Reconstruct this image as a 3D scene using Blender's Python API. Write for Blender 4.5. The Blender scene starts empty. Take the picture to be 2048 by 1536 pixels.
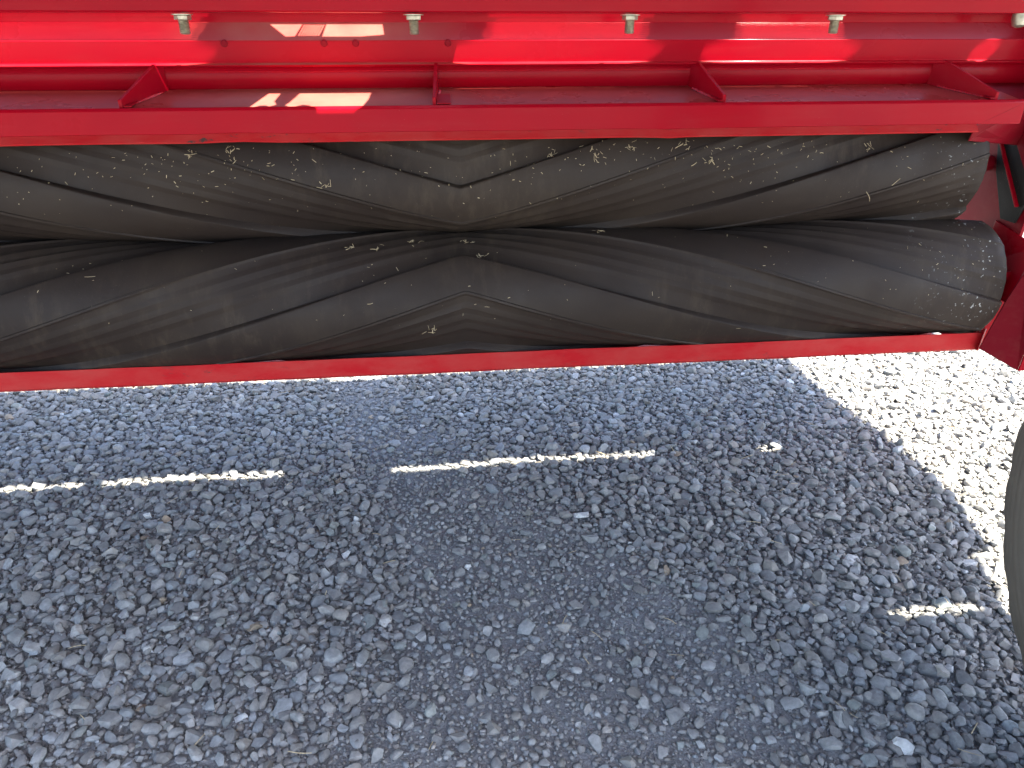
import bpy, bmesh, math, random
import numpy as np
from mathutils import Vector, Matrix, noise
from mathutils.geometry import tessellate_polygon

R = math.radians
scene = bpy.context.scene
COL = scene.collection

# ------------------------------------------------------------------ camera, sky, sun, exposure
cam_d = bpy.data.cameras.new('camera')
cam_d.sensor_width = 36.0
cam_d.lens = 36.0 * 1450.0 / 2048.0
cam_d.clip_start = 0.02
cam_d.clip_end = 500.0
cam = bpy.data.objects.new('camera', cam_d)
cam.location = (0, 0, .92)
cam.rotation_euler = (R(90 - 26.3), 0, R(-5.85))
COL.objects.link(cam)
scene.camera = cam

SX, SY = .45, .43                       # sun offset per metre of height (towards the sun: +X, -Y)
ELEV = math.atan(1 / math.hypot(SX, SY))
world = bpy.data.worlds.new('World')
scene.world = world
world.use_nodes = True
wn = world.node_tree.nodes
wl = world.node_tree.links
wn.clear()
sky = wn.new('ShaderNodeTexSky')
sky.sky_type = 'NISHITA'
sky.sun_disc = False
sky.sun_elevation = ELEV
sky.sun_rotation = math.atan2(SX, -SY)
sky.dust_density = 1.5
bg = wn.new('ShaderNodeBackground')
bg.inputs['Strength'].default_value = .09
wo = wn.new('ShaderNodeOutputWorld')
wl.new(sky.outputs[0], bg.inputs[0])
wl.new(bg.outputs[0], wo.inputs[0])

sun_d = bpy.data.lights.new('sun', 'SUN')
sun_d.energy = 4.3
sun_d.angle = R(.5)
sun_d.color = (1, .94, .79)
sun = bpy.data.objects.new('sun', sun_d)
sun.rotation_euler = Vector((-SX, SY, -1)).to_track_quat('-Z', 'Y').to_euler()
sun.location = (2, -2, 5)
COL.objects.link(sun)

vs = scene.view_settings
vs.view_transform = 'Standard'
vs.look = 'None'
vs.gamma = 1.0
vs.exposure = 3.2
vs.use_curve_mapping = False
scene.cycles.max_bounces = 10
scene.cycles.diffuse_bounces = 6
scene.cycles.glossy_bounces = 5
scene.cycles.sample_clamp_indirect = 8
scene.cycles.use_denoising = True

rng = np.random.default_rng(7)
random.seed(7)


# ------------------------------------------------------------------ materials
class NT:
    def __init__(self, name):
        self.m = bpy.data.materials.new(name)
        self.m.use_nodes = True
        self.n = self.m.node_tree.nodes
        self.l = self.m.node_tree.links
        self.b = self.n['Principled BSDF']

    def node(self, typ, **kw):
        nd = self.n.new(typ)
        for k, v in kw.items():
            if k.startswith('i_'):
                key = k[2:]
                key = int(key) if key.isdigit() else key.replace('_', ' ')
                nd.inputs[key].default_value = v
            else:
                setattr(nd, k, v)
        return nd

    def link(self, a, b):
        self.l.new(a, b)

    def coords(self, scale=(1, 1, 1)):
        tc = self.node('ShaderNodeTexCoord')
        mp = self.node('ShaderNodeMapping')
        mp.inputs['Scale'].default_value = scale
        self.link(tc.outputs['Object'], mp.inputs[0])
        return mp.outputs[0]

    def noise(self, vec, scale, detail=4, rough=.55):
        t = self.node('ShaderNodeTexNoise', i_Scale=scale, i_Detail=detail, i_Roughness=rough)
        if vec is not None:
            self.link(vec, t.inputs['Vector'])
        return t.outputs[0]

    def ramp(self, fac, stops):
        r = self.node('ShaderNodeValToRGB')
        e = r.color_ramp.elements
        while len(e) < len(stops):
            e.new(.5)
        for el, (p, c) in zip(e, stops):
            el.position = p
            el.color = (c, c, c, 1) if not hasattr(c, '__len__') else (*c, 1)
        self.link(fac, r.inputs[0])
        return r.outputs[0]

    def mix(self, fac, a, b):
        mx = self.node('ShaderNodeMix', data_type='RGBA')
        for sock, v in ((mx.inputs[0], fac), (mx.inputs[6], a), (mx.inputs[7], b)):
            if hasattr(v, 'is_output'):
                self.link(v, sock)
            elif hasattr(v, '__len__'):
                sock.default_value = (*v, 1)
            else:
                sock.default_value = v
        return mx.outputs[2]

    def math(self, op, a, b):
        mt = self.node('ShaderNodeMath', operation=op)
        for sock, v in ((mt.inputs[0], a), (mt.inputs[1], b)):
            if hasattr(v, 'is_output'):
                self.link(v, sock)
            else:
                sock.default_value = v
        return mt.outputs[0]

    def bump(self, h, strength, dist=.001):
        b = self.node('ShaderNodeBump', i_Strength=strength, i_Distance=dist)
        self.link(h, b.inputs['Height'])
        self.link(b.outputs[0], self.b.inputs['Normal'])
        return b

    def set(self, **kw):
        for k, v in kw.items():
            sock = self.b.inputs[k.replace('_', ' ')]
            if hasattr(v, 'is_output'):
                self.link(v, sock)
            elif hasattr(v, '__len__') and len(v) == 3:
                sock.default_value = (*v, 1)
            else:
                sock.default_value = v


def red_paint(name, col=(.315, .0017, .0095), dust=.5, rough=.3, coat=.05, film=0.0, spec=.14, sun_pale=0.0):
    t = NT(name)
    v = t.coords()
    vs_ = t.coords((1.0, 6, 6))
    big = t.noise(v, 5, 5)
    fine = t.noise(v, 330, 3)
    streak = t.noise(vs_, 9, 5, .65)
    d1 = t.ramp(streak, [(.5, 0.0), (.85, .07 * dust)])
    spots = t.ramp(fine, [(.69, 0.0), (.76, .5 * dust)])
    gate = t.ramp(big, [(.42, 0.0), (.7, 1.0)])
    sepn = t.node('ShaderNodeSeparateXYZ')
    t.link(t.node('ShaderNodeNewGeometry').outputs['Normal'], sepn.inputs[0])
    up = t.node('ShaderNodeMapRange', i_From_Min=.2, i_From_Max=1.0)       # dust settles on faces that look up
    t.link(sepn.outputs[2], up.inputs[0])
    film_sun_pale = film
    if sun_pale:                       # pale stretch painted under the sun patches to whiten them, over some real dust
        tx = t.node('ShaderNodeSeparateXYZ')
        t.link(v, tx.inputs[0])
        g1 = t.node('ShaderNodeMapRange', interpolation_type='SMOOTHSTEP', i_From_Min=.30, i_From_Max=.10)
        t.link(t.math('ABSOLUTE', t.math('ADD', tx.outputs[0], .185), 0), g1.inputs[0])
        film_sun_pale = t.math('ADD', film, t.math('MULTIPLY', t.math('MULTIPLY', g1.outputs[0], t.ramp(t.noise(v, 17, 4), [(.3, .6), (.65, 1.0)])), sun_pale))
    dirt_sun_pale = t.math('ADD', t.math('ADD', d1, t.math('MULTIPLY', up.outputs[0], film_sun_pale)), t.math('MULTIPLY', spots, gate))
    hue = t.mix(t.ramp(big, [(.3, 0.0), (.7, 1.0)]), col, (col[0] * .86, col[1] * .9, col[2] * 1.05))
    t.set(Base_Color=t.mix(dirt_sun_pale, hue, (.36, .27, .19)))
    t.set(Roughness=t.math('ADD', t.math('MULTIPLY', dirt_sun_pale, .45), t.ramp(big, [(.3, rough * .8), (.75, rough * 1.3)])))
    t.set(Coat_Weight=coat, Coat_Roughness=.1)
    t.b.inputs['Specular IOR Level'].default_value = spec
    t.b.inputs['Specular Tint'].default_value = (1, .42, .45, 1)
    t.bump(t.noise(v, 90, 2), .07, .002)
    return t.m


M_RED = red_paint('red_paint')
M_REDF = red_paint('red_paint_clean', dust=.25, rough=.2)
M_REDS = red_paint('red_paint_filmed', dust=.5, rough=.22, coat=.05, film=.13, spec=.38, sun_pale=.20)
M_REDP = red_paint('red_paint_panel', dust=.3, rough=.28, coat=.05, film=.02, sun_pale=.30)
M_REDD = red_paint('red_paint_dusty', (.19, .005, .011), dust=.8, rough=.45, coat=.0)


def worn_red():
    t = NT('red_paint_worn')
    v = t.coords((1, 2.5, 2.5))
    a = t.noise(v, 26, 7, .7)
    g = t.noise(t.coords(), 4, 3)
    chips = t.math('MULTIPLY', t.ramp(a, [(.60, 0.0), (.64, 1.0)]), t.ramp(g, [(.48, 0.0), (.62, 1.0)]))
    dust = t.ramp(t.noise(v, 9, 6, .7), [(.35, 0.0), (.8, .34)])
    base = t.mix(dust, (.40, .012, .016), (.40, .13, .10))  # base red raised so the lip flange looks more lit; chips are wear
    t.set(Base_Color=t.mix(chips, base, (.06, .045, .04)), Roughness=.55, Coat_Weight=.0)
    t.b.inputs['Specular IOR Level'].default_value = .08
    t.b.inputs['Specular Tint'].default_value = (1, .42, .45, 1)
    t.bump(t.math('SUBTRACT', t.noise(v, 60, 3), chips), .25, .001)
    return t.m


M_REDW = worn_red()


def rubber(name, base=(.0225, .0152, .0126), brown=(.075, .054, .036), dust=.6, scuff=1.0):
    t = NT(name)
    v = t.coords()
    vr = t.coords((3, 1, 1))
    film = t.ramp(t.noise(v, 3.2, 6, .62), [(.38, 0.0), (.74, dust)])
    smear = t.ramp(t.noise(vr, 14, 6, .7), [(.5, 0.0), (.72, dust * .8)])
    gate = t.ramp(t.noise(v, 2.1, 2), [(.45, 0.0), (.6, 1.0)])
    c = t.mix(film, base, tuple(.55 * x + .45 * y for x, y in zip(base, brown)))
    c = t.mix(t.math('MULTIPLY', smear, gate), c, brown)
    fleck = t.math('MULTIPLY', t.ramp(t.noise(v, 420, 2), [(.72, 0.0), (.76, .6)]),
                   t.ramp(t.noise(v, 7, 4), [(.45, .12), (.66, 1.0)]))
    c = t.mix(fleck, c, (.30, .25, .17))
    # pale scuffs near the right-hand end of the roll
    sep = t.node('ShaderNodeSeparateXYZ')
    tc = t.node('ShaderNodeTexCoord')
    t.link(tc.outputs['Object'], sep.inputs[0])
    mr = t.node('ShaderNodeMapRange', i_From_Min=.93, i_From_Max=1.12)
    t.link(sep.outputs[0], mr.inputs[0])
    sc = t.math('MULTIPLY', t.ramp(t.noise(v, 130, 3, .6), [(.64, 0.0), (.67, .85)]),
                t.math('MULTIPLY', mr.outputs[0], t.ramp(t.noise(v, 19, 2), [(.45, 0.0), (.56, 1.0)])))
    c = t.mix(t.math('MULTIPLY', sc, scuff), c, (.42, .42, .40))
    t.set(Base_Color=c, Roughness=t.ramp(t.noise(v, 11, 4), [(.3, .5), (.7, .7)]))
    t.b.inputs['Specular IOR Level'].default_value = .2
    t.bump(t.math('ADD', t.noise(v, 240, 3), t.math('MULTIPLY', t.noise(vr, 40, 4), .6)), .16, .0012)
    return t.m


M_RUB = rubber('conditioner_rubber')
M_RECESS = rubber('recess_shade_dark', (.014, .011, .010), (.03, .04, .032), .4, 0.0)
M_TYRE = rubber('tyre_rubber', (.085, .077, .066), (.24, .21, .165), .85, 0.0)


def simple(name, col, rough=.5, metal=0.0, var=.15, scale=60, bump=.1):
    t = NT(name)
    v = t.coords()
    t.set(Base_Color=t.mix(t.ramp(t.noise(v, scale, 4), [(.3, 0.0), (.7, 1.0)]), col,
                           tuple(c * (1 - var * 2) for c in col)), Roughness=rough, Metallic=metal)
    t.bump(t.noise(v, scale * 3, 3), bump, .0006)
    return t.m


M_ZINC = simple('zinc_plated_steel', (.50, .46, .36), .42, .75, .2, 120)
M_STEEL = simple('grey_steel', (.3, .29, .28), .5, .6)
M_UNSEEN_HOOD = simple('unseen_hood_dark_grey', (.05, .046, .045), .7)
M_STRAW = simple('dry_straw', (.55, .43, .26), .7, 0, .2, 30)
M_RIM = simple('wheel_rim_grey', (.55, .55, .55), .4, .2)
M_WELD = simple('painted_weld', (.50, .012, .022), .22, 0, .1, 200, .5)


def stone_mat(name, attr=True):
    t = NT(name)
    tc = t.node('ShaderNodeTexCoord')
    if attr:
        at = t.node('ShaderNodeAttribute', attribute_name='stone_colour')
        base = at.outputs['Color']
    else:
        oi = t.node('ShaderNodeObjectInfo')
        base = oi.outputs['Color']
    gm = t.node('ShaderNodeNewGeometry')
    n1 = t.noise(gm.outputs['Position'], 130, 5, .65)
    n2 = t.noise(gm.outputs['Position'], 600, 3)
    dark = t.node('ShaderNodeMix', data_type='RGBA', blend_type='MULTIPLY')
    dark.inputs[0].default_value = 1
    t.link(base, dark.inputs[6])
    t.link(t.ramp(n1, [(.25, .68), (.75, 1.22)]), dark.inputs[7])
    vein = t.ramp(n2, [(.66, 0.0), (.74, .35)])
    t.set(Base_Color=t.mix(vein, dark.outputs[2], (.42, .42, .42)), Roughness=.78)
    t.b.inputs['Specular IOR Level'].default_value = .35
    t.bump(t.math('ADD', n1, t.math('MULTIPLY', n2, .4)), .5, .0016)
    return t.m


M_STONE = stone_mat('gravel_stone')
M_STONE_O = stone_mat('single_stone', False)


def ground_mat():
    t = NT('gravel_dirt')
    v = t.coords()
    vo = t.node('ShaderNodeTexVoronoi', i_Scale=95.0, i_Randomness=1.0)
    t.link(v, vo.inputs['Vector'])
    vo2 = t.node('ShaderNodeTexVoronoi', i_Scale=260.0)
    t.link(v, vo2.inputs['Vector'])
    n = t.noise(v, 6, 6, .6)
    c = t.mix(t.ramp(n, [(.3, 0.0), (.7, 1.0)]), (.15, .15, .155), (.24, .24, .243))
    cell = t.node('ShaderNodeSeparateColor')
    t.link(vo2.outputs['Color'], cell.inputs[0])
    c = t.mix(t.ramp(cell.outputs[0], [(.2, 0.0), (1.0, .5)]), c, (.27, .265, .26))
    c = t.mix(t.ramp(t.noise(v, 700, 3), [(.4, 0.0), (.75, .35)]), c, (.07, .068, .066))
    t.set(Base_Color=c, Roughness=.92)
    h = t.math('ADD', t.math('MULTIPLY', vo.outputs['Distance'], -1.0),
               t.math('ADD', t.math('MULTIPLY', vo2.outputs['Distance'], -.6), t.math('MULTIPLY', t.noise(v, 500, 4), .5)))
    t.bump(h, .7, .004)
    return t.m


M_GROUND = ground_mat()


# ------------------------------------------------------------------ mesh helpers
def obj(name, verts, faces, mat, parent=None, smooth=False, bevel=0.0, seg=2, auto=None):
    me = bpy.data.meshes.new(name)
    me.from_pydata([tuple(v) for v in verts], [], [tuple(f) for f in faces])
    bm = bmesh.new()
    bm.from_mesh(me)
    bmesh.ops.recalc_face_normals(bm, faces=bm.faces)
    bm.to_mesh(me)
    bm.free()
    me.materials.append(mat)
    if smooth:
        me.polygons.foreach_set('use_smooth', [True] * len(me.polygons))
    if auto is not None:
        me.set_sharp_from_angle(angle=R(auto))
    o = bpy.data.objects.new(name, me)
    COL.objects.link(o)
    if parent is not None:
        o.parent = parent
    if bevel:
        md = o.modifiers.new('bevel', 'BEVEL')
        md.width = bevel
        md.segments = seg
        md.limit_method = 'ANGLE'
        md.angle_limit = R(25)
        md.harden_normals = False
    return o


def add_prism(V, F, poly, axis_vec):
    """extrude a 3-D polygon by a vector into closed prism faces"""
    n = len(poly)
    b = len(V)
    for p in poly:
        V.append(Vector(p))
    for p in poly:
        V.append(Vector(p) + Vector(axis_vec))
    F.append(tuple(range(b, b + n)))
    F.append(tuple(range(b + 2 * n - 1, b + n - 1, -1)))
    for i in range(n):
        j = (i + 1) % n
        F.append((b + i, b + j, b + n + j, b + n + i))


def offset_profile(pts, th):
    """(Y,z) polyline thickened by th on the side away from the camera"""
    P = [Vector((y, z)) for y, z in pts]
    out = []
    for i, q in enumerate(P):
        ns = []
        if i:
            d = (q - P[i - 1]).normalized()
            ns.append(Vector((-d.y, d.x)))
        if i < len(P) - 1:
            d = (P[i + 1] - q).normalized()
            ns.append(Vector((-d.y, d.x)))
        nn = sum(ns, Vector((0, 0))).normalized()
        k = 1 / max(.4, nn.dot(ns[0]))
        out.append(q + nn * th * k)
    return P, out


def sheet(name, prof, th, x0, x1, mat, parent, nx=60, wob=None, bevel=.0012, close=False):
    """folded sheet-metal strip running along X; wob(x, i) -> (dy, dz) small dents"""
    if close:
        loop = [Vector(p) for p in prof]
    else:
        a, b = offset_profile(prof, th)
        loop = a + b[::-1]
    n = len(loop)
    half = len(prof)
    V, F = [], []
    for k in range(nx + 1):
        x = x0 + (x1 - x0) * k / nx
        for i, q in enumerate(loop):
            dy = dz = 0
            if wob:
                ii = i if (close or i < half) else n - 1 - i
                dy, dz = wob(x, ii)
            V.append((x, q.x + dy, q.y + dz))
    for k in range(nx):
        for i in range(n):
            j = (i + 1) % n
            F.append((k * n + i, k * n + j, (k + 1) * n + j, (k + 1) * n + i))
    F.append(tuple(range(n)))
    F.append(tuple(nx * n + i for i in range(n - 1, -1, -1)))
    return obj(name, V, F, mat, parent, smooth=True, bevel=bevel, auto=24)


def tube_x(name, y, z, r, x0, x1, mat, parent, ns=40, nx=40):
    V, F = [], []
    for k in range(nx + 1):
        x = x0 + (x1 - x0) * k / nx
        for i in range(ns):
            a = 2 * math.pi * i / ns
            V.append((x, y + r * math.cos(a), z + r * math.sin(a)))
    for k in range(nx):
        for i in range(ns):
            j = (i + 1) % ns
            F.append((k * ns + i, k * ns + j, (k + 1) * ns + j, (k + 1) * ns + i))
    F.append(tuple(range(ns)))
    F.append(tuple(nx * ns + i for i in range(ns)))
    return obj(name, V, F, mat, parent, smooth=True, auto=40)


def lathe(name, prof, axis, origin, mat, parent, ns=28, auto=35):
    """prof: (distance along axis, radius) pairs"""
    ax = Vector(axis).normalized()
    u = ax.orthogonal().normalized()
    w = ax.cross(u)
    V, F = [], []
    for t, r in prof:
        for i in range(ns):
            a = 2 * math.pi * i / ns
            V.append(Vector(origin) + ax * t + (u * math.cos(a) + w * math.sin(a)) * r)
    m = len(prof)
    for k in range(m - 1):
        for i in range(ns):
            j = (i + 1) % ns
            F.append((k * ns + i, k * ns + j, (k + 1) * ns + j, (k + 1) * ns + i))
    F.append(tuple(range(ns)))
    F.append(tuple((m - 1) * ns + i for i in range(ns)))
    return obj(name, V, F, mat, parent, smooth=True, auto=auto)


# ------------------------------------------------------------------ ground sheet
def track_mask(x, y):
    """0 on the packed bare track, 1 on loose gravel"""
    cx = np.interp(y, [.4, .77, 1.04, 1.42, 1.87, 2.4], [.24, .20, .12, -.05, -.24, -.36])
    hw = np.interp(y, [.4, .77, 1.04, 1.42, 1.87, 2.4], [.46, .34, .22, .14, .09, .07])
    return np.clip((np.abs(x - cx) / hw - .72) / .55, 0, 1)


def low_noise(x, y, s, seed):
    out = np.empty(np.shape(x))
    fx, fy = np.ravel(x), np.ravel(y)
    o = out.ravel()
    for i in range(o.size):
        o[i] = noise.noise((fx[i] * s + seed, fy[i] * s - seed, seed * .37))
    return o.reshape(np.shape(x))


def axis_coords(a, b, step, far):
    c = list(np.arange(a, b + 1e-6, step))
    lo, hi, s = [], [], step
    p = a
    while p > -far:
        s *= 1.35
        p -= s
        lo.append(p)
    s = step
    p = b
    while p < far:
        s *= 1.35
        p += s
        hi.append(p)
    return np.array(lo[::-1] + c + hi)


gx = axis_coords(-2.15, 1.9, .016, 90)
gy = axis_coords(.35, 2.7, .016, 90)
GX, GY = np.meshgrid(gx, gy, indexing='ij')
inner = (GX > -2.4) & (GX < 2.2) & (GY > .1) & (GY < 3)
GZ = np.zeros(GX.shape)
idx = np.where(inner)
hx, hy = GX[idx], GY[idx]
GZ[idx] = .006 * low_noise(hx, hy, 3.0, 3.1) + .004 * low_noise(hx, hy, 9.0, 8.2) + .002 * low_noise(hx, hy, 34.0, 1.7) \
    + .004 * track_mask(hx, hy) - .006


def ground_z(x, y):
    i = np.clip(np.searchsorted(gx, x) - 1, 0, len(gx) - 2)
    j = np.clip(np.searchsorted(gy, y) - 1, 0, len(gy) - 2)
    return GZ[i, j]


nxg, nyg = GX.shape
gv = np.stack([GX, GY, GZ], -1).reshape(-1, 3)
ii, jj = np.meshgrid(np.arange(nxg - 1), np.arange(nyg - 1), indexing='ij')
q0 = (ii * nyg + jj).ravel()
gf = np.stack([q0, q0 + nyg, q0 + nyg + 1, q0 + 1], -1)
gme = bpy.data.meshes.new('ground')
gme.from_pydata(gv.tolist(), [], gf.tolist())
gme.materials.append(M_GROUND)
gme.polygons.foreach_set('use_smooth', [True] * len(gme.polygons))
ground = bpy.data.objects.new('ground', gme)
COL.objects.link(ground)
ground['kind'] = 'structure'

# ------------------------------------------------------------------ the machine
mower = bpy.data.objects.new('mower_conditioner', None)
mower.empty_display_size = .2
mower.location = (0, 0, 0)
COL.objects.link(mower)
mower['label'] = 'red hay mower conditioner with two black chevron rubber rolls above the gravel'
mower['category'] = 'farm machine'

XL, XR = -2.4, 1.196


def dent(amp_y, amp_z, s, seed, only=None):
    def f(x, i):
        if only is not None and i not in only:
            return 0, 0
        return (amp_y * noise.noise((x * s, seed, 0)), amp_z * noise.noise((x * s, seed + 9, 3)))
    return f


# --- unseen hood plate; outline and openings shaped to cast the wanted shade and sun
HZ = 1.2


def hood_at(p):
    return Vector((p[0] + SX * (HZ - p[2]), p[1] - SY * (HZ - p[2]), HZ))


outer = [(-3.0, 1.925, 0), (1.05, 1.94, 0), (1.046, 1.80, 0), (1.05, 1.70, 0), (1.06, 1.58, 0), (1.085, 1.40, 0), (1.09, 1.30, 0),
         (1.088, 1.21, 0), (1.062, 1.08, 0), (1.05, 1.03, 0), (.99, 1.01, 0), (.985, .965, 0), (.965, .90, 0), (.95, .862, 0),
         (1.10, .83, 0), (1.5, .80, 0), (1.5, .46, 0), (-3.0, .46, 0)]
holes = []


def rect_hole(x0, x1, y0, y1, z, jit=0.0):
    holes.append([(x0, y0, z), (x1, y0 + jit, z), (x1, y1 + jit, z), (x0, y1, z)])


rect_hole(-.99, -.815, 1.430, 1.4445, 0)
rect_hole(-.77, -.38, 1.429, 1.4445, 0)
rect_hole(-.13, .482, 1.429, 1.4445, 0)
holes.append([(.771 + .026 * math.cos(a), 1.434 + .012 * math.sin(a), 0) for a in np.arange(8) * math.pi / 4])
rect_hole(.755, .905, .872, .889, 0)
# sun patches on the folded back panel
holes.append([(-.281, 1.474, .921), (-.252, 1.448, .902), (-.236, 1.449, .903), (-.225, 1.474, .921)])
for k in range(9):                      # slots made up so this band is only half sunlit
    x = -.222 + .0042 * k
    holes.append([(x, 1.473, .9205), (x - .009, 1.4495, .9035), (x - .0066, 1.4495, .9035), (x + .0024, 1.473, .9205)])
holes.append([(-.183, 1.474, .921), (-.189, 1.448, .902), (-.123, 1.448, .902), (-.081, 1.452, .905), (-.084, 1.474, .921)])
# sun patches on the shelf, its lip and the tube
holes.append([(-.293, 1.440, .810), (-.311, 1.350, .795), (-.303, 1.354, .796), (-.294, 1.363, .798), (-.285, 1.364, .798),
              (-.278, 1.357, .796), (-.268, 1.368, .798), (-.275, 1.388, .801), (-.272, 1.440, .810)])
holes.append([(-.238, 1.440, .810), (-.247, 1.385, .800), (-.252, 1.364, .798), (-.244, 1.354, .796), (-.234, 1.356, .796),
              (-.223, 1.366, .798), (-.210, 1.361, .797), (-.206, 1.347, .794), (-.198, 1.342, .794), (-.197, 1.339, .786),
              (-.135, 1.339, .786), (-.122, 1.341, .794), (-.113, 1.400, .803), (-.111, 1.440, .810)])
# long slits in front of the back panel
for x0, x1 in ((-2.1, -.36), (.03, .44), (.505, .825), (1.05, 1.105)):
    tp_ = min(.06, .4 * (x1 - x0))         # the slits taper at both ends
    holes.append([(x0, 1.4375, .8965), (x0 + tp_, 1.4278, .8965), (x1 - tp_, 1.4278, .8965), (x1, 1.4375, .8965), (x1 - tp_, 1.4410, .8965), (x0 + tp_, 1.4410, .8965)])

for x0, x1 in ((-2.1, -.40), (.09, .40), (.56, .78)):
    for k in range(17):                   # fine slots made up to spread thin sun over the ledge and brighten it
        y = 1.4450 + .0031 * k
        ins = .014 * (k % 2) + .006 * random.random()
        holes.append([(x0 + ins, y, .8965), (x1 - ins, y, .8965), (x1 - ins, y + .0009, .8965), (x0 + ins, y + .0009, .8965)])

loops = [[hood_at(p) for p in outer]] + [[hood_at(p) for p in h] for h in holes]
flat = [v for lp in loops for v in lp]
tris = tessellate_polygon(loops)
V = [v.copy() for v in flat] + [v + Vector((0, 0, .0008)) for v in flat]
nf = len(flat)
F = [tuple(t) for t in tris] + [tuple(i + nf for i in t[::-1]) for t in tris]
b = 0
for lp in loops:
    m = len(lp)
    for i in range(m):
        j = (i + 1) % m
        F.append((b + i, b + j, b + j + nf, b + i + nf))
    b += m
obj('unseen_hood', V, F, M_UNSEEN_HOOD, mower)

# hangers that carry the hood on the frame beam
for x in (-1.55, .1, .56, 1.188):
    V, F = [], []
    add_prism(V, F, [(x, 1.391, .95), (x, 1.376, 1.198), (x, 1.33, 1.198), (x, 1.384, .985)][::-1], (.006, 0, 0))
    obj('hood_hanger', V, F, M_RED, mower, bevel=.001)

# --- top beam with its bottom flange
sheet('top_beam', [(1.385, .985), (1.386, .9405), (1.4085, .9390)], .004, XL, XR, M_REDF, mower, bevel=.0025,
      wob=dent(.0012, .0008, 2.2, 4))
# --- folded back panel: upright strip, sloping strip, undercut strip, bottom bead
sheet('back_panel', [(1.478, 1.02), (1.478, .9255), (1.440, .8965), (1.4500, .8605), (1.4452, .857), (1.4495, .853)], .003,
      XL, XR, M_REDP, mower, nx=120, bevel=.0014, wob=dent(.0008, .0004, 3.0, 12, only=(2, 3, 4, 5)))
for x in (-.357, -.186, -.131, .032):
    lathe('plug', [(-.002, .0062), (.0014, .0062), (.003, .0045), (.0033, 0.0006)], (0, -.95, -.3), (x, 1.4412, .8925), M_REDD, mower, ns=16)  # darker red on the plugs stands in for recess shade
# --- cross tube behind the shelf
tube = tube_x('cross_tube', 1.500, .838, .034, XL, XR, M_RED, mower)
# ragged weld seam along the tube
V, F = [], []
for k in range(420):
    x = -.42 + k * .0031
    a = 2.93 + .05 * noise.noise((x * 6, 2, 1))
    r = .034
    cy, cz = 1.5 + r * math.cos(a), .838 + r * math.sin(a)
    w = .0011 + .0003 * noise.noise((x * 90, 1, 4))
    h = .0006 + .0004 * noise.noise((x * 130, 5, 1))
    bb = len(V)
    for dx in (0, .0031):
        V += [(x + dx, cy + .0004, cz - w), (x + dx, cy - h, cz), (x + dx, cy + .0004, cz + w)]
    F += [(bb, bb + 3, bb + 4, bb + 1), (bb + 1, bb + 4, bb + 5, bb + 2), (bb, bb + 1, bb + 2), (bb + 3, bb + 5, bb + 4)]
seam = obj('weld_seam', V, F, M_WELD, tube)

# --- shelf and lip over the upper roll


def lipwob(x, i):
    k = .0016 * noise.noise((x * 2.6, 3, 1)) + .0022 * math.exp(-((x + .33) / .05) ** 2) - .0016 * math.exp(-((x - .42) / .03) ** 2)
    return (.5 * k, k)


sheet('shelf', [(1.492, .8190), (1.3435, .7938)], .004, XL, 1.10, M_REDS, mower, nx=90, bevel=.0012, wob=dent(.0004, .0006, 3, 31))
lip = sheet('front_lip', [(1.3425, .7975), (1.3385, .7925), (1.338, .7540)], .004, XL, 1.10, M_RED, mower, nx=90, bevel=.001,
            wob=lambda x, i: (0, 0) if i < 2 else lipwob(x, i))
sheet('lip_flange', [(1.3376, .7544), (1.3262, .7432), (1.3285, .7405)], .004, XL, 1.012, M_REDW, lip, nx=110, bevel=.001, wob=lipwob)
# short gusset wall that closes the shelf on the right
V, F = [], []
add_prism(V, F, [(1.10, 1.343, .7935), (1.192, 1.40, .8035), (1.192, 1.49, .8190), (1.10, 1.49, .8190)], (0, 0, -.004))
obj('shelf_end', V, F, M_REDD, mower, bevel=.001)
V, F = [], []
add_prism(V, F, [(1.013, 1.3375, .7528), (1.10, 1.3375, .7925), (1.192, 1.40, .8025), (1.192, 1.44, .70), (1.03, 1.37, .72)], (0, .004, -.001))
obj('corner_plate', V, F, M_REDD, mower, bevel=.001)

# --- four gussets between back panel and shelf, each with a welded edge


def bead(name, p, q, w, parent, n, wild=.5):
    V, F = [], []
    p, q = Vector(p), Vector(q)
    d = q - p
    for k in range(n):
        c = p + d * ((k + .5) / n)
        rr = w * (.75 + wild * random.random())
        bb = len(V)
        m = 6
        for ring, (hh, sc) in enumerate(((0, 1), (.55, .75))):
            for i in range(m):
                a = 2 * math.pi * i / m + random.random() * .4
                V.append(c + Vector((rr * sc * math.cos(a) * 1.3, rr * sc * math.sin(a), hh * rr)))
        V.append(c + Vector((0, 0, .8 * rr)))
        for i in range(m):
            j = (i + 1) % m
            F.append((bb + i, bb + j, bb + m + j, bb + m + i))
            F.append((bb + m + i, bb + m + j, bb + 2 * m))
    return obj(name, V, F, M_WELD, parent, smooth=True)


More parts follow.
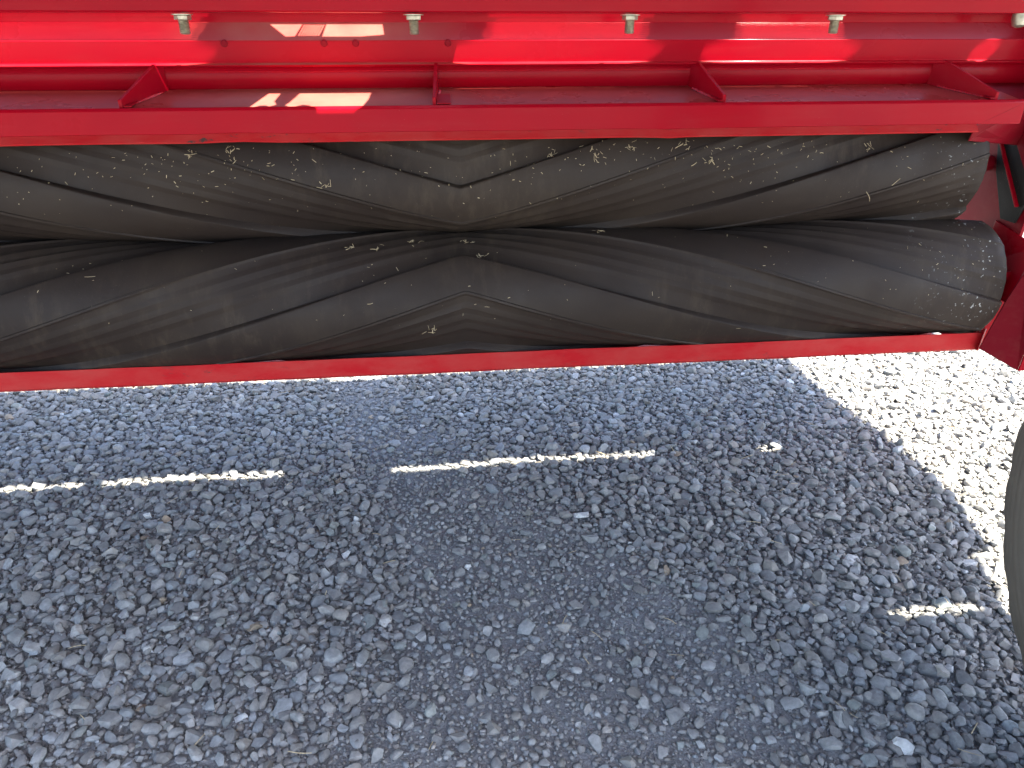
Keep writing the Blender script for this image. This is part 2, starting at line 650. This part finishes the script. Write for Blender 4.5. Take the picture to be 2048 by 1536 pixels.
for n_, gxp in enumerate((-2.09, -1.567, -1.045, -.522, .0, .520, 1.046)):
    th = .006
    y0, y1 = 1.352, 1.469
    zs = lambda y: .7955 + (y - 1.352) * .170
    bx = gxp * .945 + .006
    poly = [(gxp, y0, zs(y0)), (gxp, y0 - .001, zs(y0) + .013), (bx, 1.446, .8595), (bx - (gxp - bx) * .2, 1.465, .8580), (bx - (gxp - bx) * .25, y1, zs(y1))]
    V, F = [], []
    add_prism(V, F, poly, (th, 0, 0))
    g = obj('gusset', V, F, M_RED, mower, bevel=.0008)
    side = th + .0015 if gxp < .3 else -.0015
    bead('weld_bead', (gxp + side, y0 + .006, zs(y0 + .006)), (bx + side, 1.45, zs(1.45)), .0036, g, 20)
    # foot strip tacked against the gusset
    V, F = [], []
    fx = gxp + (.008 if gxp < .3 else -.010)
    wd = .024 if abs(gxp) < .1 else .012
    add_prism(V, F, [(fx, 1.351, .7972), (fx, 1.41, .8075), (fx, 1.41, .8098), (fx, 1.351, .7998)], (wd, 0, 0))
    obj('foot_strip', V, F, M_RED, g, bevel=.0006)

# --- bolts hanging from the beam flange


def hexring(name, z0, z1, r, c, mat, parent, rot=0.0, flange=0.0):
    V, F = [], []
    poly = [(c[0] + r * math.cos(R(60 * i) + rot), c[1] + r * math.sin(R(60 * i) + rot), z0) for i in range(6)]
    add_prism(V, F, poly, (0, 0, z1 - z0))
    return obj(name, V, F, mat, parent, bevel=.0012)


def thread(r, z0, z1, pitch=.0024):
    prof = [(0, .0005), (.0006, r * .80)]
    L = z0 - z1
    k = .0012
    while k < L:
        prof += [(k, r * .84), (k + pitch * .5, r)]
        k += pitch
    prof.append((L, r * .84))
    return prof


for k, x in enumerate((-1.91, -1.534, -1.158, -.782, -.406, -.026, .351, .728)):
    zb = .938
    y = 1.3955
    bo = lathe('bolt', thread(.0088, .937, .9065), (0, 0, 1), (x, y, .9065 + random.uniform(-.001, .001)), M_ZINC, mower, ns=20, auto=15)
    hexring('nut', zb - .0095, zb - .0022, .0140, (x, y), M_ZINC, bo, rot=random.random())
    lathe('washer', [(0, .0172), (.0016, .0172)], (0, 0, 1), (x, y, zb - .0021), M_ZINC, bo, ns=24)
bo = lathe('bolt', [(-.014, .006), (-.011, .0105), (-.004, .0125), (0, .013), (.014, .013)], (0, .15, 1), (1.088, 1.399, .931), M_ZINC, mower, ns=24)

# --- lower bar under the rolls: a folded pan
sheet('lower_bar', [(1.60, .2580), (1.50, .2620), (1.42, .2720), (1.372, .2840), (1.350, .2990), (1.337, .3290), (1.330, .3310), (1.3265, .2960), (1.332, .2900)], .004, XL, 1.158, M_REDW, mower, nx=110,
      bevel=.0022, wob=lambda x, i: (.0012 * noise.noise((x * 2, 1, 5)), .0012 * noise.noise((x * 2.4, 4, 5)) + .0012 * noise.noise((x * 9, i, 2))))

# --- conditioner rolls


def roll(name, yc, zc, rad, x0, x1, xm, land_top, sgn, label, right_cap):
    """rubber roll with four chevron lugs; features run phi = u + sgn*slope*|x-xm|"""
    slope = R(138)
    step = R(90)
    # profile below the upper edge of a land: (angle in degrees, depth)
    pr = [(0, .0030), (.6, .0008), (1.6, 0.0), (8, -.0006), (18, -.0008), (28, -.0005), (33.0, 0.0), (33.5, -.0030), (35.4, -.0030), (36.5, .0010),
          (37.2, .0022), (42.0, .0062), (42.6, .0066), (47.4, .0054), (48.0, .0060), (52.6, .0104), (53.2, .0108), (58.0, .0096), (58.6, .0102), (63.2, .0146), (63.8, .0150),
          (68.6, .0139), (69.2, .0144), (73.4, .0184), (74.4, .0190), (80, .0192), (86.0, .0192), (88.8, .0182), (89.4, .0115)]
    us, ds = [], []
    for q in range(4):
        for a, d in pr:
            us.append(-(R(a) + q * step))
            ds.append(d * .82)
    us, ds = np.array(us), np.array(ds)
    m = len(us)
    xs = np.unique(np.concatenate([np.linspace(x0, xm, int((xm - x0) / .011)), xm + np.array([-.006, -.003, 0, .003, .006]),
                                   np.linspace(xm, x1, int((x1 - xm) / .011))]))
    ax = np.sqrt((xs - xm) ** 2 + .004 ** 2)
    phi = us[None, :] + land_top + sgn * slope * ax[:, None]
    endfade = np.clip((x1 - xs) / .02, 0, 1)
    rr = rad - ds[None, :] * (.45 + .55 * endfade[:, None]) - .006 * (1 - np.clip((x1 - xs) / .012, 0, 1))[:, None] ** 2
    wig = np.array([[.0003 * noise.noise((x * 4, q * .9, 2)) for q in range(m)] for x in xs])
    rr = rr + wig
    X = np.repeat(xs[:, None], m, 1)
    VV = np.stack([X, yc - rr * np.cos(phi), zc + rr * np.sin(phi)], -1).reshape(-1, 3)
    n = len(xs)
    F = []
    for k in range(n - 1):
        for i in range(m):
            j = (i + 1) % m
            F.append((k * m + i, k * m + j, (k + 1) * m + j, (k + 1) * m + i))
    F.append(tuple(range(m)))
    F.append(tuple((n - 1) * m + i for i in range(m)))
    o = obj(name, VV.tolist(), F, M_RUB, mower, smooth=True, auto=38)
    o['label'] = label
    tube_x('roll_shaft', yc, zc, .017, x0 - .05, right_cap, M_REDD, o, ns=24, nx=2)
    fn = dict(yc=yc, zc=zc, rad=rad, xm=xm, land_top=land_top, sgn=sgn, slope=slope, pr=pr, x0=x0, x1=x1)
    return o, fn


def roll_point(fn, x, phi, lift=0.0):
    u = -(phi - fn['land_top'] - fn['sgn'] * fn['slope'] * abs(x - fn['xm']))
    a = math.degrees(u) % 90
    d = np.interp(a, [p[0] for p in fn['pr']] + [90], [p[1] for p in fn['pr']] + [fn['pr'][0][1]])
    r = fn['rad'] - d * .82 + lift
    return Vector((x, fn['yc'] - r * math.cos(phi), fn['zc'] + r * math.sin(phi))), Vector((0, -math.cos(phi), math.sin(phi)))


lower, fl = roll('lower_conditioner_roll', 1.425, .423, .130, XL, 1.148, .046, R(55.6), -1, 'lower black rubber roll with upward chevron lugs', 1.194)
upper, fu = roll('upper_conditioner_roll', 1.506, .654, .130, XL, 1.095, .045, R(-3), 1, 'upper black rubber roll with downward chevron lugs', 1.194)

# --- right end of the machine
V, F = [], []
add_prism(V, F, [(1.198, 1.365, .60), (1.198, 1.365, 1.06), (1.198, 1.46, 1.06), (1.198, 1.50, .93), (1.198, 1.535, .80), (1.198, 1.66, .62), (1.198, 1.70, .40), (1.198, 1.60, .36),
                 (1.198, 1.40, .36), (1.198, 1.375, .44)], (.008, 0, 0))
end = obj('end_plate', V, F, M_REDD, mower, bevel=.001)
V, F = [], []
add_prism(V, F, [(1.1955, 1.518, .775), (1.1955, 1.40, .775), (1.1955, 1.37, .60), (1.1955, 1.385, .552), (1.1955, 1.425, .552), (1.1955, 1.475, .64)], (-.006, 0, 0))
obj('recess_shade', V, F, M_RECESS, end, bevel=.001)  # dark sheet standing in for the shaded recess beside the roll ends
V, F = [], []
a, bq = Vector((1.183, 1.511, .737)), Vector((1.183, 1.386, .586))
dv = (bq - a).normalized()
nv = Vector((1, 0, 0)).cross(dv)
add_prism(V, F, [a + nv * .002, bq + nv * .0025, bq - nv * .0025, a - nv * .002], (.012, 0, 0))
obj('brace_strip', V, F, M_RED, end, bevel=.0006)
V, F = [], []
add_prism(V, F, [(1.196, 1.478, .775), (1.196, 1.472, .738), (1.196, 1.40, .66), (1.196, 1.36, .60), (1.196, 1.36, .775)][::-1], (-.008, 0, 0))
obj('stiffener', V, F, M_REDD, end, bevel=.001)

# sloping red plate that meets the end of the lower roll
V, F = [], []
add_prism(V, F, [(1.193, 1.44, .545), (1.197, 1.31, .520), (1.199, 1.31, .478), (1.166, 1.312, .403), (1.175, 1.38, .40), (1.192, 1.45, .45)], (.004, .002, 0))
obj('side_plate', V, F, M_RED, mower, bevel=.0012)
V, F = [], []
add_prism(V, F, [(1.152, 1.345, .300), (1.152, 1.345, .36), (1.165, 1.345, .46), (1.204, 1.345, .46), (1.210, 1.345, .36), (1.195, 1.345, .300)], (0, .004, 0))
obj('end_cover', V, F, M_RED, mower, bevel=.001)
# flared deflector wing at the bottom corner
V, F = [], []
wing = [(1.135, 1.31, .303), (1.185, 1.25, .276), (1.199, 1.25, .473), (1.183, 1.305, .485), (1.160, 1.31, .403)]
add_prism(V, F, wing, (.003, .005, 0))
wg = obj('deflector_wing', V, F, M_REDD, mower, bevel=.0012)
V, F = [], []
add_prism(V, F, [(1.1865, 1.2495, .2755), (1.2005, 1.2495, .4735), (1.235, 1.235, .4735), (1.222, 1.235, .285)], (.001, .004, 0))
obj('wing_flange', V, F, M_REDF, wg, bevel=.001)
V, F = [], []
add_prism(V, F, [(1.160, 1.345, .300), (1.160, 1.345, .372), (1.160, 1.60, .372), (1.160, 1.60, .262), (1.160, 1.42, .276)], (.004, 0, 0))
obj('pan_sun_blocker', V, F, M_RED, mower, bevel=.0008)  # plate added to keep the sun off the pan
# bracket that ties the lower bar to the wing
V, F = [], []
add_prism(V, F, [(1.160, 1.362, .279), (1.137, 1.315, .296), (1.140, 1.315, .345), (1.160, 1.362, .322)], (.006, .003, 0))
obj('corner_bracket', V, F, M_RED, mower, bevel=.0008)

# --- transport wheel at the right edge
wheel = bpy.data.objects.new('wheel', None)
COL.objects.link(wheel)
wheel.parent = mower
wheel.location = (0, 0, 0)
wy, wz = .361, .436
tp = [(0.7732, 0.315), (0.7713, 0.3183), (0.7716, 0.3217), (0.7708, 0.325), (0.7689, 0.3283), (0.7692, 0.3317), (0.7684, 0.335), (0.7669, 0.3392), (0.7676, 0.3433), (0.7672, 0.3475), (0.7657, 0.3517), (0.7664, 0.3558), (0.766, 0.36), (0.765, 0.3647), (0.7663, 0.3693), (0.7664, 0.374), (0.7654, 0.3787), (0.7667, 0.3833), (0.7668, 0.388), (0.7665, 0.3917), (0.7684, 0.3953), (0.7692, 0.399), (0.7689, 0.4027), (0.7708, 0.4063), (0.7716, 0.41), (0.7717, 0.4127), (0.774, 0.4153), (0.7752, 0.418), (0.7753, 0.4207), (0.7776, 0.4233), (0.7788, 0.426), (0.7852, 0.4335), (0.79, 0.4365), (0.7948, 0.4365), (0.7964, 0.432), (0.802, 0.432), (0.8036, 0.438), (0.8268, 0.4395), (0.8284, 0.433), (0.8348, 0.433), (0.8364, 0.4395), (0.8596, 0.438), (0.8612, 0.432), (0.8668, 0.432), (0.8684, 0.4365), (0.8748, 0.4355), (0.8828, 0.426), (0.89, 0.41), (0.8948, 0.388), (0.8956, 0.36), (0.8932, 0.335), (0.8884, 0.315), (0.8732, 0.31), (0.7852, 0.31)]
V, F = [], []
ns = 160
for r_i, (x, r) in enumerate(tp):
    for i in range(ns):
        a = 2 * math.pi * i / ns
        rr = r
        if x < .80 and r > .418 and i % 5 < 2:
            rr -= .003
        V.append((x, wy + rr * math.cos(a), wz + rr * math.sin(a)))
m = len(tp)
for k in range(m):
    k2 = (k + 1) % m
    for i in range(ns):
        j = (i + 1) % ns
        F.append((k * ns + i, k * ns + j, k2 * ns + j, k2 * ns + i))
obj('tyre', V, F, M_TYRE, wheel, smooth=True, auto=40)
rim = lathe('rim', [(-.03, .03), (-.03, .05), (.0, .06), (.006, .26), (-.010, .306), (-.012, .316), (-.008, .318), (-.004, .310), (.10, .310), (.104, .318), (.11, .317)],
            (1, 0, 0), (.785, wy, wz), M_RIM, wheel, ns=48)
for k in range(5):
    a = 2 * math.pi * k / 5
    lathe('lug_nut', [(-.012, .006), (-.010, .009), (.0, .010)], (1, 0, 0), (.786, wy + .085 * math.cos(a), wz + .085 * math.sin(a)), M_ZINC, rim, ns=6)
# axle arm that carries the wheel on the frame, outside the picture
V, F = [], []
add_prism(V, F, [(.94, .28, .42), (.94, .36, .42), (.94, .42, .62), (.94, .40, 1.198), (.94, .32, 1.198), (.94, .34, .62)], (.03, 0, 0))
obj('wheel_arm', V, F, M_RED, mower, bevel=.003)
tube_x('axle', wy, wz, .02, .77, .97, M_STEEL, wheel, ns=20, nx=1)


# ------------------------------------------------------------------ gravel


def ico(sub):
    bm = bmesh.new()
    bmesh.ops.create_icosphere(bm, subdivisions=sub, radius=1)
    v = np.array([x.co[:] for x in bm.verts])
    f = np.array([[q.index for q in fc.verts] for fc in bm.faces])
    bm.free()
    return v, f


def stone_shape(sub, r):
    v, f = ico(sub)
    v = v.copy()
    nrm = r.normal(size=(9, 3))
    nrm /= np.linalg.norm(nrm, axis=1)[:, None]
    dd = r.uniform(.50, .90, 9)
    k = (v @ nrm.T) / dd[None, :]
    k = np.maximum(k.max(1), 1.0)
    v = v / k[:, None]
    v += r.normal(scale=.025, size=v.shape)
    v *= np.array([1.0, r.uniform(.66, .9), r.uniform(.46, .68)])
    v /= np.abs(v[:, :2]).max()
    return v, f




def angular_stone(r):
    """broken chip: convex hull of a few points, corners slightly worn"""
    n = int(r.integers(13, 20))
    p = r.normal(size=(n, 3))
    p /= np.linalg.norm(p, axis=1)[:, None]
    p = np.sign(p) * np.abs(p) ** .8 * r.uniform(.86, 1.05, n)[:, None]
    bm = bmesh.new()
    for q in p:
        bm.verts.new(q)
    res = bmesh.ops.convex_hull(bm, input=bm.verts)
    loose = [v for v in bm.verts if not v.link_faces]
    bmesh.ops.delete(bm, geom=loose, context='VERTS')
    bmesh.ops.triangulate(bm, faces=bm.faces)
    bm.verts.index_update()
    v = np.array([x.co[:] for x in bm.verts])
    f = np.array([[q.index for q in fc.verts] for fc in bm.faces])
    bm.free()
    v *= np.array([1.0, r.uniform(.62, .9), r.uniform(.48, .72)])
    v /= np.abs(v[:, :2]).max()
    return v, f


protos = [stone_shape(2, rng) for _ in range(14)] + [angular_stone(rng) for _ in range(22)]
grit_protos = [stone_shape(1, rng) for _ in range(12)]


def rot_mats(n, tilt):
    a = rng.uniform(0, 2 * np.pi, n)
    t = rng.normal(scale=tilt, size=n)
    w = rng.uniform(0, 2 * np.pi, n)
    ca, sa = np.cos(a), np.sin(a)
    Z = np.zeros((n, 3, 3))
    Z[:, 0, 0] = ca; Z[:, 0, 1] = -sa; Z[:, 1, 0] = sa; Z[:, 1, 1] = ca; Z[:, 2, 2] = 1
    ux, uy = np.cos(w), np.sin(w)
    c, s = np.cos(t), np.sin(t)
    T = np.zeros((n, 3, 3))
    T[:, 0, 0] = c + ux * ux * (1 - c); T[:, 0, 1] = ux * uy * (1 - c); T[:, 0, 2] = uy * s
    T[:, 1, 0] = ux * uy * (1 - c); T[:, 1, 1] = c + uy * uy * (1 - c); T[:, 1, 2] = -ux * s
    T[:, 2, 0] = -uy * s; T[:, 2, 1] = ux * s; T[:, 2, 2] = c
    return T @ Z


GX0, GX1, GY0, GY1 = -2.1, 1.85, .42, 2.75
CELL = .012


def pack(sizes_fn, tries, density_fn, overlap, seed):
    """dart throwing, biggest first; returns x, y, r"""
    r_ = np.random.default_rng(seed)
    x = r_.uniform(GX0, GX1, tries)
    y = r_.uniform(GY0, GY1, tries)
    rad = sizes_fn(r_, tries, x, y)
    keep = r_.uniform(size=tries) < density_fn(x, y)
    x, y, rad = x[keep], y[keep], rad[keep]
    order = np.argsort(-rad, kind='stable')
    x, y, rad = x[order], y[order], rad[order]
    grid = {}
    C2 = .04
    ox, oy, orr = [], [], []
    for a, b_, c in zip(x.tolist(), y.tolist(), rad.tolist()):
        i, j = int(a // C2), int(b_ // C2)
        ok = True
        for p in (i - 1, i, i + 1):
            for q in (j - 1, j, j + 1):
                for (u, v, w) in grid.get((p, q), ()):
                    dd = (c + w) * overlap
                    if (a - u) ** 2 + (b_ - v) ** 2 < dd * dd:
                        ok = False
                        break
                if not ok:
                    break
            if not ok:
                break
        if ok:
            grid.setdefault((i, j), []).append((a, b_, c))
            ox.append(a); oy.append(b_); orr.append(c)
    return np.array(ox), np.array(oy), np.array(orr)


def patchy(x, y):
    """looser, thinner cover near the lower left and inside the track"""
    m = track_mask(x, y)
    nz = np.array([noise.noise((a * 4.2, b_ * 4.2, 5.5)) for a, b_ in zip(x, y)])
    near = np.clip((.98 - y) / .25, 0, 1) * np.clip((.55 - x) / .3, 0, 1)
    d = m * (1 - .5 * near) + .0 
    return np.clip(d + .7 * nz * (1 - np.abs(2 * m - 1)) + .3 * nz * near, 0, 1)


def size_main(r_, n, x, y):
    return np.clip(r_.lognormal(math.log(.0055), .43, n), .0034, .0175)


L1 = pack(size_main, 430000, lambda x, y: .10 + .90 * patchy(x, y), .74, 1)
L2 = pack(size_main, 63000, lambda x, y: .03 + .97 * patchy(x, y) ** 1.5, .80, 2)
L3 = pack(lambda r_, n, x, y: np.clip(r_.lognormal(math.log(.0042), .30, n), .0024, .0075), 102000,
          lambda x, y: .75 + .2 * (1 - patchy(x, y)), .85, 3)
L4 = pack(lambda r_, n, x, y: np.clip(r_.lognormal(math.log(.0021), .25, n), .0012, .0034), 156000,
          lambda x, y: (.05 + .95 * (1 - patchy(x, y))) * (y < 1.75), .8, 4)


def colours(n, seed):
    r_ = np.random.default_rng(seed)
    v = np.clip(r_.lognormal(math.log(.225), .17, n), .11, .42)
    warm = r_.normal(0, .03, n)
    c = np.stack([v * (1.045 + warm), v * 1.01, v * (.965 - warm)], -1)
    k = r_.uniform(size=n)
    tan = k < .003
    c[tan] = np.array([.30, .235, .17]) * r_.uniform(.7, 1.15, tan.sum())[:, None]
    wht = (k > .006) & (k < .010)
    c[wht] = np.array([.55, .54, .52]) * r_.uniform(.8, 1.1, wht.sum())[:, None]
    grn = (k > .014) & (k < .05)
    c[grn] *= np.array([.95, 1.01, .98])
    return c


def place(x, y, r, lift, tilt, protoset, seed):
    n = len(x)
    return dict(x=x, y=y, r=r, z=ground_z(x, y) + lift, M=rot_mats(n, tilt), p=rng.integers(0, len(protoset), n), c=colours(n, seed), protos=protoset)


S1 = place(*L1, L1[2] * .30, .35, protos, 11)
S2 = place(*L2, L2[2] * .30 + .0058 * np.clip(patchy(L2[0], L2[1]) + .0, .2, 1), .5, protos, 12)
S3 = place(*L3, L3[2] * .30 + .001, .5, grit_protos, 13)
S4 = place(*L4, L4[2] * .3, .5, grit_protos, 14)

# the 300 stones that show largest become objects of their own
cam_p = np.array([0, 0, .92])
fwd = np.array([math.sin(R(5.85)) * math.cos(R(26.3)), math.cos(R(5.85)) * math.cos(R(26.3)), -math.sin(R(26.3))])
rt = np.array([math.cos(R(5.85)), -math.sin(R(5.85)), 0])
upv = np.cross(rt, fwd)


def screen(S):
    P = np.stack([S['x'], S['y'], S['z']], -1) - cam_p
    d = P @ fwd
    return 1024 + 1450 * (P @ rt) / d, 768 - 1450 * (P @ upv) / d, S['r'] / d


singles = []
for S in (S1, S2):
    u, v, a = screen(S)
    ok = (u > 10) & (u < 2038) & (v > 730) & (v < 1526)
    for i in np.where(ok)[0]:
        singles.append((a[i] + (.0008 if S is S2 else 0), S, i))
singles.sort(key=lambda t: -t[0])
singles = singles[:300]
single_ids = {(id(S), i) for _, S, i in singles}
mesh_cache = []
for pv, pf in protos:
    me = bpy.data.meshes.new('stone')
    me.from_pydata(pv.tolist(), [], pf.tolist())
    me.polygons.foreach_set('use_smooth', [True] * len(me.polygons))
    me.set_sharp_from_angle(angle=R(36))
    me.materials.append(M_STONE_O)
    mesh_cache.append(me)
for _, S, i in singles:
    o = bpy.data.objects.new('stone', mesh_cache[S['p'][i]])
    mt = Matrix([list(rw) for rw in S['M'][i]]).to_4x4()
    o.matrix_world = Matrix.Translation((S['x'][i], S['y'][i], S['z'][i])) @ mt @ Matrix.Diagonal((*(S['r'][i],) * 3, 1))
    o.color = (*S['c'][i], 1)
    COL.objects.link(o)
    o.parent = ground


def stone_mesh(name, sets, sharp):
    VS, FS, CS = [], [], []
    off = 0
    for S in sets:
        mask_single = np.array([(id(S), i) not in single_ids for i in range(len(S['x']))])
        for k, (pv, pf) in enumerate(S['protos']):
            sel = np.where((S['p'] == k) & mask_single)[0]
            if not len(sel):
                continue
            v = np.einsum('nij,vj->nvi', S['M'][sel], pv) * S['r'][sel][:, None, None]
            v += np.stack([S['x'][sel], S['y'][sel], S['z'][sel]], -1)[:, None, :]
            nv_ = len(pv)
            f = pf[None] + (off + np.arange(len(sel)) * nv_)[:, None, None]
            VS.append(v.reshape(-1, 3)); FS.append(f.reshape(-1, 3))
            CS.append(np.repeat(S['c'][sel], nv_, 0))
            off += len(sel) * nv_
    v = np.concatenate(VS); f = np.concatenate(FS); c = np.concatenate(CS)
    me = bpy.data.meshes.new(name)
    me.vertices.add(len(v))
    me.vertices.foreach_set('co', v.ravel())
    me.loops.add(f.size)
    me.loops.foreach_set('vertex_index', f.ravel().astype(np.int32))
    me.polygons.add(len(f))
    me.polygons.foreach_set('loop_start', (np.arange(len(f)) * 3).astype(np.int32))
    me.polygons.foreach_set('loop_total', np.full(len(f), 3, np.int32))
    me.polygons.foreach_set('use_smooth', np.ones(len(f), bool))
    me.update(calc_edges=True)
    if sharp:
        me.set_sharp_from_angle(angle=R(36))
    at = me.attributes.new('stone_colour', 'FLOAT_COLOR', 'POINT')
    at.data.foreach_set('color', np.concatenate([c, np.ones((len(c), 1))], 1).ravel())
    me.materials.append(M_STONE)
    o = bpy.data.objects.new(name, me)
    COL.objects.link(o)
    o['kind'] = 'stuff'
    o.parent = ground
    return o, len(f)


_, t1 = stone_mesh('gravel', [S1, S2], True)
_, t2 = stone_mesh('gravel_fines', [S3, S4], False)
print('STONES', len(L1[0]), len(L2[0]), len(L3[0]), len(L4[0]), 'tris', t1, t2)

# ------------------------------------------------------------------ chaff on the rolls and straws on the gravel


def add_straw(V, F, p, n, d, L, w, curl):
    """a thin bent straw blade of real thickness lying at p"""
    n = n.normalized()
    d = (d - n * d.dot(n)).normalized()
    s = n.cross(d)
    b0 = len(V)
    K = 3
    for k in range(K + 1):
        t = k / K - .5
        c = p + d * (t * L) + n * (curl * L * (.25 - t * t) + .0004) + s * (curl * .6 * L * t * t)
        ww = w * (1 - .5 * abs(t))
        V += [c - s * ww, c + n * ww * .8, c + s * ww]
    for k in range(K):
        q = b0 + 3 * k
        F += [(q, q + 3, q + 4, q + 1), (q + 1, q + 4, q + 5, q + 2), (q, q + 2, q + 5, q + 3)]


V, F = [], []


def scatter(fn, n, xr, ph, lmin, lmax, xpow=1.0):
    for _ in range(n):
        x = random.uniform(*xr)
        phi = R(random.triangular(*ph))
        p, nrm = roll_point(fn, x, phi, .0003)
        d = Vector((random.gauss(0, 1), random.gauss(0, 1), random.gauss(0, 1)))
        L = random.uniform(lmin, lmax) * random.choice((.5, .7, 1, 1, 1.4))
        add_straw(V, F, p, nrm, d, L, random.uniform(.0003, .0007), random.uniform(-.3, .5))


scatter(fu, 90, (-1.2, 1.08), (-38, 36, 24), .002, .007)
scatter(fu, 50, (-.6, -.25), (0, 36, 25), .0015, .006)
scatter(fu, 70, (.1, .75), (2, 36, 25), .0015, .0065)
scatter(fl, 50, (-1.2, 1.13), (-30, 85, 50), .002, .008)
scatter(fu, 160, (-1.2, 1.08), (-36, 36, 26), .0008, .0026)
scatter(fl, 50, (-1.2, 1.13), (-30, 85, 45), .0008, .0026)
scatter(fu, 5, (-1.0, 1.0), (-30, 34, 10), .012, .022)
scatter(fl, 5, (-1.0, 1.0), (-20, 75, 40), .012, .022)
scatter(fl, 8, (.98, 1.13), (-15, 60, 20), .002, .005)
# small nests
for fn, x, ph in ((fu, -.43, 28), (fu, -.36, 30), (fu, .22, 24), (fu, .30, 22), (fu, .37, 26), (fu, .52, 17), (fu, .85, 26), (fl, .32, 80), (fl, .055, 78),
                  (fl, -.17, 68), (fl, -.12, 70), (fl, .08, 58), (fl, -.02, -14), (fu, .47, 30), (fu, -.2, 2), (fl, -.05, 76)):
    for _ in range(7):
        p, nrm = roll_point(fn, x + random.gauss(0, .006), R(ph + random.gauss(0, 2)), random.uniform(.0, .004))
        add_straw(V, F, p, nrm, Vector((random.gauss(0, 1), random.gauss(0, 1), random.gauss(0, 1))), random.uniform(.004, .013), random.uniform(.0003, .0008), random.uniform(-.5, .9))
ch = obj('chaff', V, F, M_STRAW)
ch['kind'] = 'stuff'
ch['label'] = 'scraps of dry straw stuck to the black rubber rolls'
ch['category'] = 'straw'

V, F = [], []
for _ in range(90):
    x, y = random.uniform(-1.2, 1.5), random.uniform(.6, 1.9)
    p = Vector((x, y, float(ground_z(np.array([x]), np.array([y]))[0]) + .016 * float(track_mask(np.array([x]), np.array([y]))[0]) + .004))
    add_straw(V, F, p, Vector((random.gauss(0, .2), random.gauss(0, .2), 1)), Vector((random.gauss(0, 1), random.gauss(0, 1), 0)), random.uniform(.012, .035), .0007, random.uniform(-.2, .3))
ch = obj('straw_scraps', V, F, M_STRAW)
ch['kind'] = 'stuff'
ch['label'] = 'short dry straws lying among the grey gravel stones'
ch['category'] = 'straw'

# names of copies and repeated pieces keep Blender's own suffixes
